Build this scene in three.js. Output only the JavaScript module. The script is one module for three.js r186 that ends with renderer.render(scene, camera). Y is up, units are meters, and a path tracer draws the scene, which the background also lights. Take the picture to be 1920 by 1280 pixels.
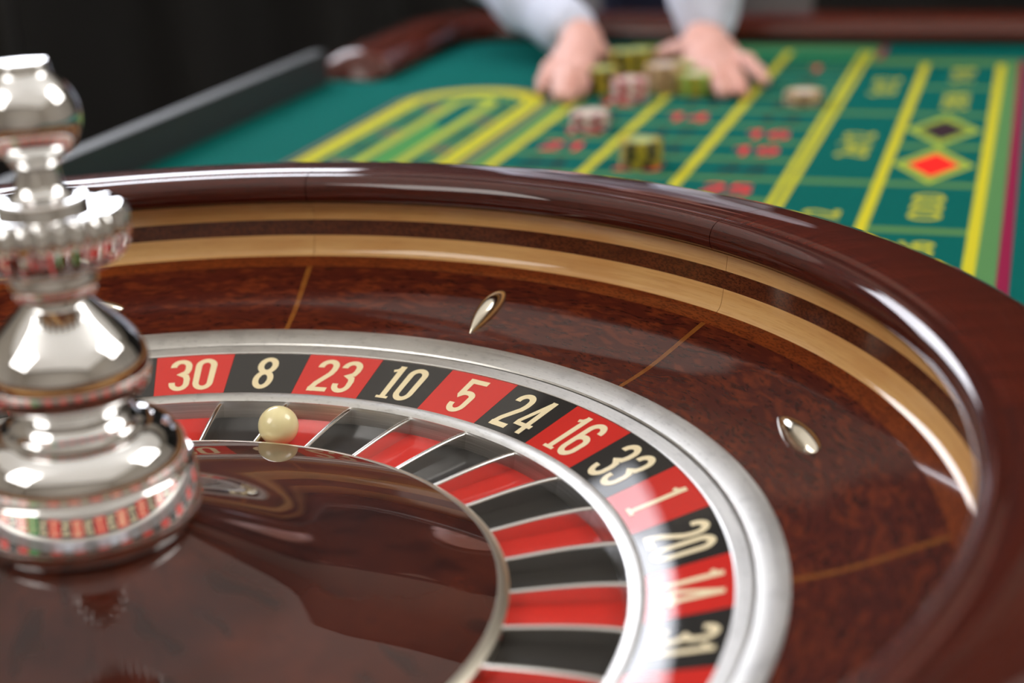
import * as THREE from 'three';
import { RectAreaLightUniformsLib } from 'three/addons/lights/RectAreaLightUniformsLib.js';
import { mergeGeometries, toCreasedNormals } from 'three/addons/utils/BufferGeometryUtils.js';
import { RoundedBoxGeometry } from 'three/addons/geometries/RoundedBoxGeometry.js';

// ------------------------------------------------------------------ camera, lights, exposure
const scene = new THREE.Scene();
scene.background = new THREE.Color(0x000000);
const FPX = 2960.52;                                   // focal length in pixels of the 1920 x 1280 frame
const camera = new THREE.PerspectiveCamera(2 * Math.atan(640 / FPX) * 180 / Math.PI, 1.5, 0.05, 40);
camera.position.set(0.1712, 0.2905, 0.55921);
camera.rotation.order = 'YXZ';
camera.rotation.set(-0.34474, 0.00523, -0.04684);
camera.focus = 0.785;
camera.userData.fStop = 4.3;
scene.add(camera);
camera.updateMatrixWorld(true);
const renderer = new THREE.WebGLRenderer({ antialias: true });
renderer.toneMapping = THREE.LinearToneMapping;
renderer.toneMappingExposure = 0.97;
renderer.shadowMap.enabled = true;
RectAreaLightUniformsLib.init();
// soft boxes of the photographic set: [name label, position, aim, width, height, radiance, tint]
const SOFTBOXES = [
  ['white softbox on a black stand before the black curtain', [-0.61, 0.85, -2.05], [0.2, 0.0, 0.0], 0.95, 0.8, 10.5, 0xf2f5ff, 0.3],
  ['white softbox on a tall black stand beside the plain right wall', [2.1, 1.75, -0.55], [0.1, 0, -0.1], 1.2, 1.2, 7, 0xfffaf4],
  ['white softbox on a tall black stand beside the plain left wall', [-1.75, 1.8, 0.9], [0, 0, -0.1], 1.2, 1.2, 6, 0xfffaf4],
];
const CEILING_PANEL = { at: [0.0, 2.28, 0.1], w: 6.2, d: 5.6, radiance: 0.52 };

// ------------------------------------------------------------------ helpers
const FLOOR = -0.835, CEIL = 2.3, FELT = -0.055, CURTAIN = 1.62;
const taken = new Map();
function numbered(n) { const k = taken.get(n) || 0; taken.set(n, k + 1); return k ? n + '_' + String(k).padStart(3, '0') : n; }
function shade(o) { o.traverse((m) => { if (m.isMesh) { m.castShadow = true; m.receiveShadow = true; } }); return o; }
function thing(name, label, category, group) {
  const g = new THREE.Group(); g.name = numbered(name); g.userData = { label, category };
  if (group) g.userData.group = group;
  scene.add(g); return g;
}
function part(name, geo, mat, parent, label) {
  const m = new THREE.Mesh(geo, mat); m.name = name; m.castShadow = true; m.receiveShadow = true;
  if (label) m.userData.label = label;
  parent.add(m); return m;
}
function struct(name, geo, mat, label) {
  const m = part(name, geo, mat, scene); m.userData = { kind: 'structure', label, category: name.split('_')[0] }; return m;
}
let seed = 12345;
function rnd() { seed = (seed * 1664525 + 1013904223) >>> 0; return seed / 4294967296; }
const lerp = (a, b, t) => a + (b - a) * t, clamp = (x, a = 0, b = 1) => Math.min(b, Math.max(a, x));
const smooth = (a, b, x) => { const t = clamp((x - a) / (b - a)); return t * t * (3 - 2 * t); };

// periodic value noise
const LAT = new Float32Array(65536); for (let i = 0; i < 65536; i++) LAT[i] = rnd();
function vnoise(x, y, px, py, s) {
  const x0 = Math.floor(x), y0 = Math.floor(y), fx = x - x0, fy = y - y0;
  const u = fx * fx * (3 - 2 * fx), v = fy * fy * (3 - 2 * fy);
  const q = (i, j) => LAT[((((i % px) + px) % px) * 197 + (((j % py) + py) % py) * 5231 + s * 7919) & 65535];
  return lerp(lerp(q(x0, y0), q(x0 + 1, y0), u), lerp(q(x0, y0 + 1), q(x0 + 1, y0 + 1), u), v);
}
function fbm(x, y, fx, fy, oct, s) {          // x, y in 0..1, periodic
  let a = 0, w = 0.5, t = 0;
  for (let o = 0; o < oct; o++) { a += w * vnoise(x * fx, y * fy, fx, fy, s + o * 13); t += w; w *= 0.5; fx *= 2; fy *= 2; }
  return a / t;
}
function texture(w, h, size, fn, srgb = true) {   // size: metres covered [u, v]
  const d = new Uint8Array(w * h * 4);
  for (let j = 0; j < h; j++) for (let i = 0; i < w; i++) {
    const c = fn(i / w, j / h), k = (j * w + i) * 4;
    d[k] = clamp(c[0]) * 255; d[k + 1] = clamp(c[1]) * 255; d[k + 2] = clamp(c[2]) * 255; d[k + 3] = 255;
  }
  const t = new THREE.DataTexture(d, w, h); t.wrapS = t.wrapT = THREE.RepeatWrapping;
  t.magFilter = THREE.LinearFilter; t.minFilter = THREE.LinearFilter;
  if (srgb) t.colorSpace = THREE.SRGBColorSpace;
  t.repeat.set(1 / size[0], 1 / size[1]); t.needsUpdate = true; return t;
}
const mix3 = (a, b, t) => [lerp(a[0], b[0], t), lerp(a[1], b[1], t), lerp(a[2], b[2], t)];
const rgb = (r, g, b) => [r / 255, g / 255, b / 255];
const lin = (r, g, b) => new THREE.Color().setRGB(r, g, b);

// ------------------------------------------------------------------ materials
function lacquer(map, o = {}) { return new THREE.MeshPhysicalMaterial({ map, roughness: 0.7, specularIntensity: 0.1, clearcoat: 1, clearcoatRoughness: 0.035, ...o }); }
const mahoganyTex = texture(512, 512, [0.16, 0.05], (x, y) => {
  const g = fbm(x, y, 4, 48, 4, 1), p = fbm(x, y, 24, 160, 2, 5), m = fbm(x, y, 5, 4, 3, 9);
  let c = mix3(rgb(74, 24, 12), rgb(112, 42, 20), clamp(g * 1.3 - 0.15));
  c = mix3(c, rgb(48, 14, 8), smooth(0.55, 0.85, p) * 0.55);
  return mix3(c, rgb(96, 34, 16), (m - 0.5) * 0.8);
});
const mahoganyCrossTex = texture(512, 512, [0.05, 0.1], (x, y) => {
  const g = fbm(x, y, 60, 4, 3, 21), p = fbm(x, y, 180, 14, 2, 25), m = fbm(x, y, 3, 4, 3, 29);
  let c = mix3(rgb(70, 22, 11), rgb(122, 48, 20), clamp(g * 1.4 - 0.2));
  c = mix3(c, rgb(44, 13, 8), smooth(0.5, 0.85, p) * 0.5);
  return mix3(c, rgb(104, 38, 16), (m - 0.4) * 0.7);
});
const burlTex = texture(512, 512, [0.13, 0.065], (x, y) => {
  const wx = fbm(x, y, 5, 4, 3, 31) * 0.16, wy = fbm(x, y, 5, 4, 3, 37) * 0.16;
  const g = fbm(x + wx, y + wy, 14, 22, 4, 41), s = fbm(x + wy, y + wx, 26, 60, 3, 47), m = fbm(x, y, 4, 3, 3, 53);
  let c = mix3(rgb(86, 34, 22), rgb(128, 60, 30), smooth(0.35, 0.75, g) * (0.35 + 0.8 * m));
  c = mix3(c, rgb(42, 14, 9), smooth(0.56, 0.74, s) * 0.5);
  return c;
});
const mapleTex = texture(512, 256, [0.35, 0.03], (x, y) => {
  const g = fbm(x, y, 3, 18, 4, 61), f = fbm(x, y, 40, 90, 2, 67), m = fbm(x, y, 6, 2, 3, 71);
  let c = mix3(rgb(203, 153, 92), rgb(226, 181, 120), g);
  c = mix3(c, rgb(184, 132, 76), smooth(0.55, 0.8, f) * 0.3);
  return mix3(c, rgb(196, 140, 82), smooth(0.5, 0.8, m) * 0.5);
});
const sapeleTex = texture(512, 256, [0.1, 0.03], (x, y) => {
  const g = fbm(x, y, 8, 10, 3, 81), f = fbm(x, y, 90, 60, 2, 87), m = fbm(x, y, 3, 2, 2, 91);
  let c = mix3(rgb(84, 42, 23), rgb(122, 66, 34), clamp(g * 1.2 - 0.1));
  c = mix3(c, rgb(58, 28, 16), smooth(0.45, 0.68, f) * 0.75);
  return mix3(c, rgb(92, 42, 24), m * 0.4);
});
const brownTex = texture(512, 128, [0.12, 0.012], (x, y) => {
  const g = fbm(x, y, 10, 8, 3, 101), f = fbm(x, y, 70, 20, 2, 107);
  return mix3(mix3(rgb(112, 52, 24), rgb(150, 78, 34), g), rgb(74, 34, 18), smooth(0.5, 0.75, f) * 0.6);
});
const coneTex = texture(512, 512, [0.3, 0.12], (x, y) => {
  const w = fbm(x, y, 4, 3, 3, 111) * 0.12;
  const g = fbm(x + w, y + w, 6, 5, 4, 113), s = fbm(x + w, y, 30, 6, 3, 117), m = fbm(x, y, 60, 20, 2, 119);
  let c = mix3(rgb(72, 28, 17), rgb(118, 54, 30), clamp(g * 1.5 - 0.25));
  c = mix3(c, rgb(52, 18, 13), smooth(0.55, 0.75, s) * 0.6);
  return mix3(c, rgb(92, 40, 24), (m - 0.5) * 0.5);
});
const inlayTex = texture(64, 64, [0.0030, 0.02], (x, y) => {
  const f = fbm(x, y, 2, 12, 2, 131), l = [0.12, 0.38, 0.63, 0.88].some((q) => Math.abs(x - q) < 0.07);
  return l ? mix3(rgb(196, 140, 66), rgb(160, 100, 44), f) : mix3(rgb(92, 42, 18), rgb(120, 62, 26), f);
});
const brushTex = texture(512, 512, [0.25, 0.05], (x, y) => { const f = fbm(x, y, 6, 200, 2, 141), s = fbm(x, y, 90, 60, 2, 147), b = fbm(x, y, 9, 3, 3, 149); const v = 0.34 + 0.22 * f + 0.12 * smooth(0.6, 0.8, s) + 0.14 * (b - 0.5); return [v, v, v]; }, false);
const metalTex = texture(512, 512, [0.25, 0.06], (x, y) => { const f = fbm(x, y, 10, 160, 2, 151), s = fbm(x, y, 110, 70, 2, 157), b = fbm(x, y, 16, 6, 3, 159); const v = 0.82 + 0.05 * f - 0.06 * smooth(0.66, 0.82, s) - 0.05 * smooth(0.55, 0.75, b); return [v, v * 0.992, v * 0.975]; });
const streakTex = texture(256, 128, [0.08, 0.01], (x, y) => { const f = fbm(x, y, 3, 40, 3, 161), v = 0.72 + 0.24 * (f - 0.3); return [v, v, v]; });
const M = {
  mahogany: lacquer(mahoganyTex, { color: lin(0.55, 0.48, 0.46) }), mahoganyCross: lacquer(mahoganyCrossTex, { color: lin(0.66, 0.52, 0.42) }), burl: lacquer(burlTex, { clearcoatRoughness: 0.045, color: lin(0.72, 0.62, 0.55) }),
  maple: lacquer(mapleTex, { clearcoatRoughness: 0.09 }), sapele: lacquer(sapeleTex, { clearcoatRoughness: 0.08, color: lin(0.8, 0.74, 0.7) }), brown: lacquer(brownTex, { clearcoatRoughness: 0.05, color: lin(0.85, 0.75, 0.65) }),
  cone: lacquer(coneTex, { clearcoatRoughness: 0.02, color: lin(0.44, 0.38, 0.38) }), inlay: lacquer(inlayTex, { color: lin(0.7, 0.6, 0.5) }),
  aluminium: new THREE.MeshStandardMaterial({ map: metalTex, metalness: 1, roughnessMap: brushTex, roughness: 0.85 }),
  brushed: new THREE.MeshStandardMaterial({ map: streakTex, metalness: 1, roughness: 0.3 }),
  chrome: new THREE.MeshStandardMaterial({ color: lin(0.86, 0.86, 0.86), metalness: 1, roughness: 0.04 }),
  fret: new THREE.MeshStandardMaterial({ color: lin(0.8, 0.8, 0.79), metalness: 1, roughness: 0.16 }),
  nickel: new THREE.MeshStandardMaterial({ color: lin(0.74, 0.68, 0.57), metalness: 1, roughness: 0.13 }),
  redPlate: new THREE.MeshPhysicalMaterial({ color: lin(0.6, 0.022, 0.014), roughness: 0.7, specularIntensity: 0.1, clearcoat: 1, clearcoatRoughness: 0.025 }),
  blackPlate: new THREE.MeshPhysicalMaterial({ color: lin(0.021, 0.019, 0.017), roughness: 0.7, specularIntensity: 0.1, clearcoat: 1, clearcoatRoughness: 0.025 }),
  greenPlate: new THREE.MeshPhysicalMaterial({ color: lin(0.02, 0.25, 0.05), roughness: 0.7, specularIntensity: 0.1, clearcoat: 1, clearcoatRoughness: 0.025 }),
  cream: new THREE.MeshPhysicalMaterial({ color: lin(0.83, 0.7, 0.42), roughness: 0.45, clearcoat: 1, clearcoatRoughness: 0.05 }),
  redFloor: new THREE.MeshPhysicalMaterial({ color: lin(0.6, 0.022, 0.014), roughness: 0.6, specularIntensity: 0.3, clearcoat: 0.45, clearcoatRoughness: 0.12 }),
  blackFloor: new THREE.MeshPhysicalMaterial({ color: lin(0.021, 0.019, 0.017), roughness: 0.6, specularIntensity: 0.3, clearcoat: 0.45, clearcoatRoughness: 0.14 }),
  greenFloor: new THREE.MeshPhysicalMaterial({ color: lin(0.02, 0.25, 0.05), roughness: 0.6, specularIntensity: 0.3, clearcoat: 0.45, clearcoatRoughness: 0.12 }),
  ivory: new THREE.MeshPhysicalMaterial({ color: lin(0.88, 0.78, 0.42), roughness: 0.4, clearcoat: 1, clearcoatRoughness: 0.08 }),
  coneRim: new THREE.MeshStandardMaterial({ color: lin(0.82, 0.77, 0.66), metalness: 1, roughness: 0.28 }),
  blackBoard: new THREE.MeshStandardMaterial({ color: lin(0.022, 0.026, 0.028), roughness: 0.55 }),
  boardEdge: new THREE.MeshStandardMaterial({ color: lin(0.03, 0.033, 0.035), roughness: 0.6 }),
  railWood: lacquer(mahoganyTex, { clearcoatRoughness: 0.14, color: lin(0.75, 0.75, 0.75) }),
  tableDark: new THREE.MeshStandardMaterial({ color: lin(0.03, 0.02, 0.016), roughness: 0.6 }),
  blackMetal: new THREE.MeshStandardMaterial({ color: lin(0.03, 0.03, 0.03), roughness: 0.5, metalness: 0.4 }),
};

// ------------------------------------------------------------------ geometry builders
// sweeps a closed profile [[r, h], ...] (counter-clockwise) about the y axis from angle a0 to a1; angle 0 = -z, growing towards +x
function revolve(poly, a0, a1, n, crease = 0.6, rref) {
  let area = 0;
  for (let i = 0; i < poly.length; i++) { const p = poly[i], q = poly[(i + 1) % poly.length]; area += p[0] * q[1] - q[0] * p[1]; }
  if (area < 0) poly = poly.slice().reverse();
  const m = poly.length, full = Math.abs(a1 - a0 - 2 * Math.PI) < 1e-6, pos = [], nor = [], uv = [], idx = [];
  const edge = poly.map((p, j) => { const q = poly[(j + 1) % m], l = Math.hypot(q[0] - p[0], q[1] - p[1]) || 1; return [(q[1] - p[1]) / l, -(q[0] - p[0]) / l, l]; });
  const len = [0]; for (let j = 0; j < m; j++) len.push(len[j] + edge[j][2]);
  const joint = poly.map((_, j) => {                   // smoothed normal where two edges meet gently
    const a = edge[(j + m - 1) % m], b = edge[j], c = a[0] * b[0] + a[1] * b[1];
    if (c < Math.cos(crease)) return null;
    const x = a[0] * b[2] + b[0] * a[2], y = a[1] * b[2] + b[1] * a[2], l = Math.hypot(x, y) || 1; return [x / l, y / l];
  });
  const rr = rref ?? poly.reduce((s, p) => s + p[0], 0) / m;
  for (let i = 0; i <= n; i++) {
    const a = a0 + (a1 - a0) * i / n, s = Math.sin(a), c = Math.cos(a);
    for (let j = 0; j < m; j++) for (const e of [0, 1]) {
      const p = poly[(j + e) % m], q = joint[(j + e) % m] || edge[j];
      pos.push(p[0] * s, p[1], -p[0] * c); nor.push(q[0] * s, q[1], -q[0] * c); uv.push(a * rr, len[j + e]);
    }
  }
  const w = 2 * m;
  for (let i = 0; i < n; i++) for (let j = 0; j < m; j++) { const A = i * w + 2 * j; idx.push(A, A + 1, A + w + 1, A, A + w + 1, A + w); }
  if (!full) {
    const tris = THREE.ShapeUtils.triangulateShape(poly.map((p) => new THREE.Vector2(p[0], p[1])), []);
    for (const [a, sgn] of [[a0, -1], [a1, 1]]) {
      const o = pos.length / 3, s = Math.sin(a), c = Math.cos(a);
      poly.forEach((p, j) => { pos.push(p[0] * s, p[1], -p[0] * c); nor.push(c * sgn, 0, s * sgn); uv.push(p[0], len[j]); });
      for (const t of tris) sgn > 0 ? idx.push(o + t[0], o + t[1], o + t[2]) : idx.push(o + t[0], o + t[2], o + t[1]);
    }
  }
  const g = new THREE.BufferGeometry();
  g.setAttribute('position', new THREE.Float32BufferAttribute(pos, 3)); g.setAttribute('normal', new THREE.Float32BufferAttribute(nor, 3)); g.setAttribute('uv', new THREE.Float32BufferAttribute(uv, 2)); g.setIndex(idx);
  return g;
}
const TAU = Math.PI * 2, D2R = Math.PI / 180;
const arc = (cx, cy, r, a0, a1, n) => Array.from({ length: n + 1 }, (_, i) => { const a = (a0 + (a1 - a0) * i / n) * D2R; return [cx + r * Math.cos(a), cy + r * Math.sin(a)]; });
function box(w, h, d, x = 0, y = 0, z = 0) { const g = new THREE.BoxGeometry(w, h, d); g.translate(x, y, z); return g; }
function rbox(w, h, d, r, x = 0, y = 0, z = 0) { const g = new RoundedBoxGeometry(w, h, d, 2, r); g.translate(x, y, z); return g; }

// pixels of the photograph to points on a level plane
function pixelOn(px, py, y) {
  const d = new THREE.Vector3((px - 960) / FPX, -(py - 640) / FPX, -1).applyQuaternion(camera.quaternion);
  return camera.position.clone().addScaledVector(d, (y - camera.position.y) / d.y);
}
// table frame: a across the layout, b along it (away from the wheel)
const TA = Math.atan2(0.316, 0.949), CA = Math.cos(TA), SA = Math.sin(TA);
const tab = (a, y, b) => new THREE.Vector3(a * CA + b * SA, y, a * SA - b * CA);
const toTab = (p) => [p.x * CA + p.z * SA, p.x * SA - p.z * CA];

// ------------------------------------------------------------------ room
{
  const wall = new THREE.MeshStandardMaterial({ map: texture(128, 128, [2, 2], (x, y) => { const f = fbm(x, y, 12, 12, 4, 171); return mix3(rgb(206, 198, 186), rgb(216, 209, 198), f); }), roughness: 0.9 });
  const ceil = new THREE.MeshStandardMaterial({ color: lin(0.72, 0.7, 0.67), roughness: 0.95 });
  const carpet = new THREE.MeshStandardMaterial({ map: texture(256, 256, [0.5, 0.5], (x, y) => { const f = fbm(x, y, 60, 60, 3, 181); return mix3(rgb(52, 40, 36), rgb(84, 66, 58), f); }), roughness: 1 });
  const X0 = -3.2, X1 = 3.2, Z0 = -3.3, Z1 = 3.2, T = 0.12, H = CEIL - FLOOR, cy = (CEIL + FLOOR) / 2;
  struct('floor', box(X1 - X0 + 2 * T, T, Z1 - Z0 + 2 * T, 0, FLOOR - T / 2, (Z0 + Z1) / 2), carpet, 'dark brown carpeted floor under the gaming table');
  struct('ceiling', box(X1 - X0 + 2 * T, T, Z1 - Z0 + 2 * T, 0, CEIL + T / 2, (Z0 + Z1) / 2), ceil, 'plain off-white ceiling over the room');
  struct('wall_left', box(T, H, Z1 - Z0, X0 - T / 2, cy, (Z0 + Z1) / 2), wall, 'plain light beige wall on the left');
  struct('wall_right', box(T, H, Z1 - Z0, X1 + T / 2, cy, (Z0 + Z1) / 2), wall, 'plain light beige wall on the right');
  struct('wall_back', box(X1 - X0 + 2 * T, H, T, 0, cy, Z0 - T / 2), wall, 'beige wall behind and above the black curtain');
  struct('wall_front', box(X1 - X0 + 2 * T, H, T, 0, cy, Z1 + T / 2), wall, 'plain light beige wall facing the curtain');
  // curtain: a pleated sheet with thickness
  const pts = [], n = 520, W = 6.3, p0 = [], p1 = [];
  for (let i = 0; i <= n; i++) {
    const x = -W / 2 + W * i / n, z = -2.95 + 0.055 * Math.sin(x * 19 + 1.3 * Math.sin(x * 3.1)) + 0.03 * Math.sin(x * 7.3 + 2);
    p0.push([x, z]); p1.push([x, z - 0.006]);
  }
  const sh = new THREE.Shape(p0.concat(p1.reverse()).map((p) => new THREE.Vector2(p[0], -p[1])));
  const g = new THREE.ExtrudeGeometry(sh, { depth: CURTAIN - FLOOR - 0.04, bevelEnabled: false, curveSegments: 1 });
  g.rotateX(-Math.PI / 2); g.translate(0, FLOOR + 0.03, 0);
  const c = thing('curtain', 'black pleated cloth curtain hanging behind the person', 'curtain');
  part('cloth', toCreasedNormals(g, 0.9), new THREE.MeshStandardMaterial({ color: lin(0.0125, 0.012, 0.011), roughness: 0.95 }), c);
  part('curtain_rail', new THREE.CylinderGeometry(0.014, 0.014, 6.3, 12).rotateZ(Math.PI / 2).translate(0, CURTAIN, -2.95), M.blackMetal, c);
}
// soft boxes
for (const [label, at, aim, w, h, L, tint, roll = 0] of SOFTBOXES) {
  const g = thing('softbox', label, 'softbox');
  g.position.set(at[0], FLOOR, at[2]);
  const head = new THREE.Group(); head.name = 'lamp_head'; g.add(head);
  head.position.set(0, at[1] - FLOOR, 0);
  head.lookAt(aim[0], aim[1], aim[2]); head.rotateZ(roll);      // +z towards the aim
  const col = new THREE.Color(tint);
  part('diffuser', box(w, h, 0.01, 0, 0, 0), new THREE.MeshStandardMaterial({ color: 0xffffff, emissive: col, emissiveIntensity: L * 0.5, roughness: 1 }), head, 'glowing white cloth front');
  const shell = new THREE.CylinderGeometry(0.12, Math.SQRT1_2, 0.34, 4, 1, false); shell.rotateY(Math.PI / 4); shell.scale(w + 0.03, 1, h + 0.03); shell.rotateX(-Math.PI / 2); shell.translate(0, 0, -0.18);
  part('housing', shell.toNonIndexed(), M.blackMetal, head).geometry.computeVertexNormals();
  const stand = [new THREE.CylinderGeometry(0.014, 0.018, at[1] - FLOOR, 12).translate(0, (at[1] - FLOOR) / 2, 0)];
  const back = new THREE.Vector3(at[0] - aim[0], 0, at[2] - aim[2]).normalize().multiplyScalar(0.37);
  stand[0].translate(back.x, 0, back.z);
  part('pole', stand[0], M.blackMetal, g);
  for (let k = 0; k < 3; k++) {
    const a = k * TAU / 3, e = new THREE.Vector3(Math.cos(a) * 0.42, 0.012, Math.sin(a) * 0.42), s = new THREE.Vector3(0, 0.42, 0);
    const t = new THREE.TubeGeometry(new THREE.LineCurve3(s, e), 1, 0.011, 8); t.translate(back.x, 0, back.z);
    part('leg', t, M.blackMetal, g);
  }
  const light = new THREE.RectAreaLight(col, L * 0.5, w, h); light.position.copy(g.position).setY(at[1]);
  light.position.add(new THREE.Vector3(aim[0] - at[0], aim[1] - at[1], aim[2] - at[2]).normalize().multiplyScalar(0.012));
  light.lookAt(2 * light.position.x - aim[0], 2 * light.position.y - aim[1], 2 * light.position.z - aim[2]);
  light.rotateZ(-roll); scene.add(light); light.name = 'softbox_light';
}
{ // ceiling panel lamp
  const P = CEILING_PANEL, g = thing('ceiling_lamp', 'wide white panel lamp fixed under the ceiling', 'lamp');
  g.position.set(...P.at);
  part('frame', mergeGeometries([box(P.w + 0.06, 0.03, 0.03, 0, 0, P.d / 2 + 0.015), box(P.w + 0.06, 0.03, 0.03, 0, 0, -P.d / 2 - 0.015), box(0.03, 0.03, P.d, P.w / 2 + 0.015, 0, 0), box(0.03, 0.03, P.d, -P.w / 2 - 0.015, 0, 0)]), M.boardEdge, g);
  part('diffuser', box(P.w, 0.02, P.d, 0, 0, 0), new THREE.MeshStandardMaterial({ color: 0xffffff, emissive: 0xfff6ea, emissiveIntensity: P.radiance * 0.5, roughness: 1 }), g, 'glowing white panel');
  const l = new THREE.RectAreaLight(0xfff6ea, P.radiance * 0.5, P.w, P.d); l.name = 'ceiling_lamp_light';
  l.position.set(P.at[0], P.at[1] - 0.02, P.at[2]); l.rotation.x = -Math.PI / 2; scene.add(l);
}

// ------------------------------------------------------------------ gaming table
const B0 = -0.62, B1 = 1.70, A0 = -0.54, A1 = 1.02;
{
  const t = thing('gaming_table', 'roulette table with green felt layout and dark wooden armrest', 'table');
  t.rotation.y = -TA;                                  // local x = a, local z = -b
  t.updateMatrixWorld(true);
  // printed felt
  const FW = 2048, FH = 2048, fa0 = -0.5, fa1 = 0.98, fb0 = -0.56, fb1 = 1.64;
  const cv = document.createElement('canvas'); cv.width = FW; cv.height = FH;
  const c = cv.getContext('2d');
  const sx = FW / (fa1 - fa0), sy = FH / (fb1 - fb0), X = (a) => (a - fa0) * sx, Y = (b) => (fb1 - b) * sy;
  const felt = 'rgb(0,90,84)', yellow = 'rgb(196,186,44)', olive = 'rgb(92,132,72)', ltgreen = 'rgb(84,130,80)', red = 'rgb(226,44,52)', wine = 'rgb(134,30,66)', dark = 'rgb(40,52,52)';
  c.fillStyle = felt; c.fillRect(0, 0, FW, FH);
  const rect = (a0, b0, a1, b1, s) => { c.fillStyle = s; c.fillRect(X(Math.min(a0, a1)), Y(Math.max(b0, b1)), Math.abs(a1 - a0) * sx, Math.abs(b1 - b0) * sy); };
  const text = (s, a, b, along, w, h, col) => {        // along: 'a' reads across the table, 'b' reads along it
    c.save(); c.translate(X(a), Y(b)); c.scale(sx, sy);
    if (along === 'b') c.rotate(-Math.PI / 2);
    c.font = 'bold 100px sans-serif'; c.textAlign = 'center'; c.textBaseline = 'middle'; c.fillStyle = col;
    const m = c.measureText(s).width; c.scale(w / m, h / 72); c.fillText(s, 0, 4); c.restore();
  };
  const LB = 0.59, LT = 1.455, Z = 1.535, ca = [-0.14, -0.046, 0.047, 0.143];
  // light green margin and wine border of the layout
  rect(-0.165, LB - 0.03, 0.334, LT + 0.03, ltgreen);
  rect(-0.165, LT, 0.165, 1.575, ltgreen);
  rect(0.325, LB - 0.03, 0.334, LT + 0.03, wine); rect(0.157, LT + 0.025, 0.335, LT + 0.034, ltgreen);
  rect(0.157, LT + 0.03, 0.166, 1.575, wine); rect(-0.165, LB - 0.04, 0.335, LB - 0.03, wine);
  rect(-0.14, LB, 0.308, LT, felt); rect(-0.14, LT, 0.143, Z, 'rgb(20,112,84)');
  // number rows
  for (let i = 0; i <= 12; i++) rect(-0.14, LT - 0.072 * i - 0.006, 0.143, LT - 0.072 * i + 0.006, olive);
  // dozens and outside bets
  for (let i = 0; i <= 3; i++) rect(0.143, LT - 0.288 * i - 0.007, 0.308, LT - 0.288 * i + 0.007, olive);
  for (let i = 0; i <= 6; i++) rect(0.22, LT - 0.144 * i - 0.007, 0.308, LT - 0.144 * i + 0.007, olive);
  for (const a of ca.slice(0, 3)) rect(a - 0.005, LB, a + 0.005, Z, yellow);
  rect(0.1355, LB, 0.1415, Z, yellow); rect(0.1445, LB, 0.1505, Z, yellow);
  rect(0.215, LB, 0.2245, LT, yellow); rect(0.3005, LB, 0.310, LT, yellow);
  const reds = new Set([1, 3, 5, 7, 9, 12, 14, 16, 18, 19, 21, 23, 25, 27, 30, 32, 34, 36]);
  for (let n = 1; n <= 36; n++) {
    const row = Math.floor((n - 1) / 3), col = (n - 1) % 3;
    text(String(n), [0.095, 0.0, -0.093][col], LT - 0.036 - 0.072 * row, 'a', n < 10 ? 0.022 : 0.048, 0.036, reds.has(n) ? red : dark);
  }
  text('0', 0.0, 1.495, 'a', 0.025, 0.04, 'rgb(120,170,80)');
  ['1st 12', '2nd 12', '3rd 12'].forEach((s, i) => text(s, 0.183, LT - 0.144 - 0.288 * i, 'b', 0.1, 0.03, yellow));
  text('1-18', 0.264, LT - 0.072, 'b', 0.085, 0.026, yellow); text('EVEN', 0.264, LT - 0.216, 'b', 0.085, 0.026, yellow);
  text('ODD', 0.264, LT - 0.648, 'b', 0.085, 0.026, yellow); text('19-36', 0.264, LT - 0.792, 'b', 0.085, 0.026, yellow);
  for (const [b, col] of [[LT - 0.36, 'rgb(54,38,46)'], [LT - 0.504, 'rgb(250,40,36)']]) {
    const dia = (k, s) => { c.fillStyle = s; c.beginPath(); c.moveTo(X(0.261 - 0.036 * k), Y(b)); c.lineTo(X(0.261), Y(b + 0.068 * k)); c.lineTo(X(0.261 + 0.036 * k), Y(b)); c.lineTo(X(0.261), Y(b - 0.068 * k)); c.closePath(); c.fill(); };
    dia(1, 'rgb(176,186,54)'); dia(0.86, 'rgb(130,156,72)'); dia(0.64, col);
  }
  // racetrack
  const track = (l, r, top, w, s) => {
    const rad = (r - l) / 2, cx = (l + r) / 2; c.strokeStyle = s; c.lineWidth = w * sx; c.beginPath();
    c.moveTo(X(l), Y(0.45)); c.lineTo(X(l), Y(top - rad));
    for (let k = 0; k <= 40; k++) { const q = Math.PI - Math.PI * k / 40; c.lineTo(X(cx + rad * Math.cos(q)), Y(top - rad + rad * Math.sin(q))); }
    c.lineTo(X(r), Y(0.45)); c.stroke();
  };
  track(-0.345, -0.168, 1.262, 0.006, 'rgb(120,96,86)');
  track(-0.332, -0.181, 1.252, 0.011, yellow); track(-0.321, -0.193, 1.24, 0.0085, yellow);
  track(-0.302, -0.21, 1.222, 0.006, olive);
  track(-0.275, -0.233, 1.2, 0.013, 'rgb(170,180,60)');
  rect(-0.259, 0.45, -0.247, 1.06, 'rgb(96,160,70)');
  for (let i = 0; i < 11; i++) { rect(-0.321, 1.19 - 0.066 * i, -0.28, 1.193 - 0.066 * i, olive); rect(-0.228, 1.19 - 0.066 * i, -0.19, 1.193 - 0.066 * i, olive); }
  for (let i = 0; i < 10; i++) for (const a of [-0.293, -0.212]) text(String((i * 7 + (a < -0.25 ? 5 : 12)) % 36 + 1), a, 1.155 - 0.066 * i, 'a', 0.024, 0.024, (i + (a < -0.25)) % 2 ? 'rgb(150,86,74)' : dark);
  const ft = new THREE.CanvasTexture(cv); ft.colorSpace = THREE.SRGBColorSpace; ft.anisotropy = 8;
  const fibre = texture(256, 256, [0.05, 0.05], (x, y) => { const f = fbm(x, y, 90, 90, 2, 191); return [f, f, f]; }, false);
  const fm = new THREE.MeshPhysicalMaterial({ map: ft, roughness: 1, bumpMap: fibre, bumpScale: 0.0004, specularIntensity: 0.15 });
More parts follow.
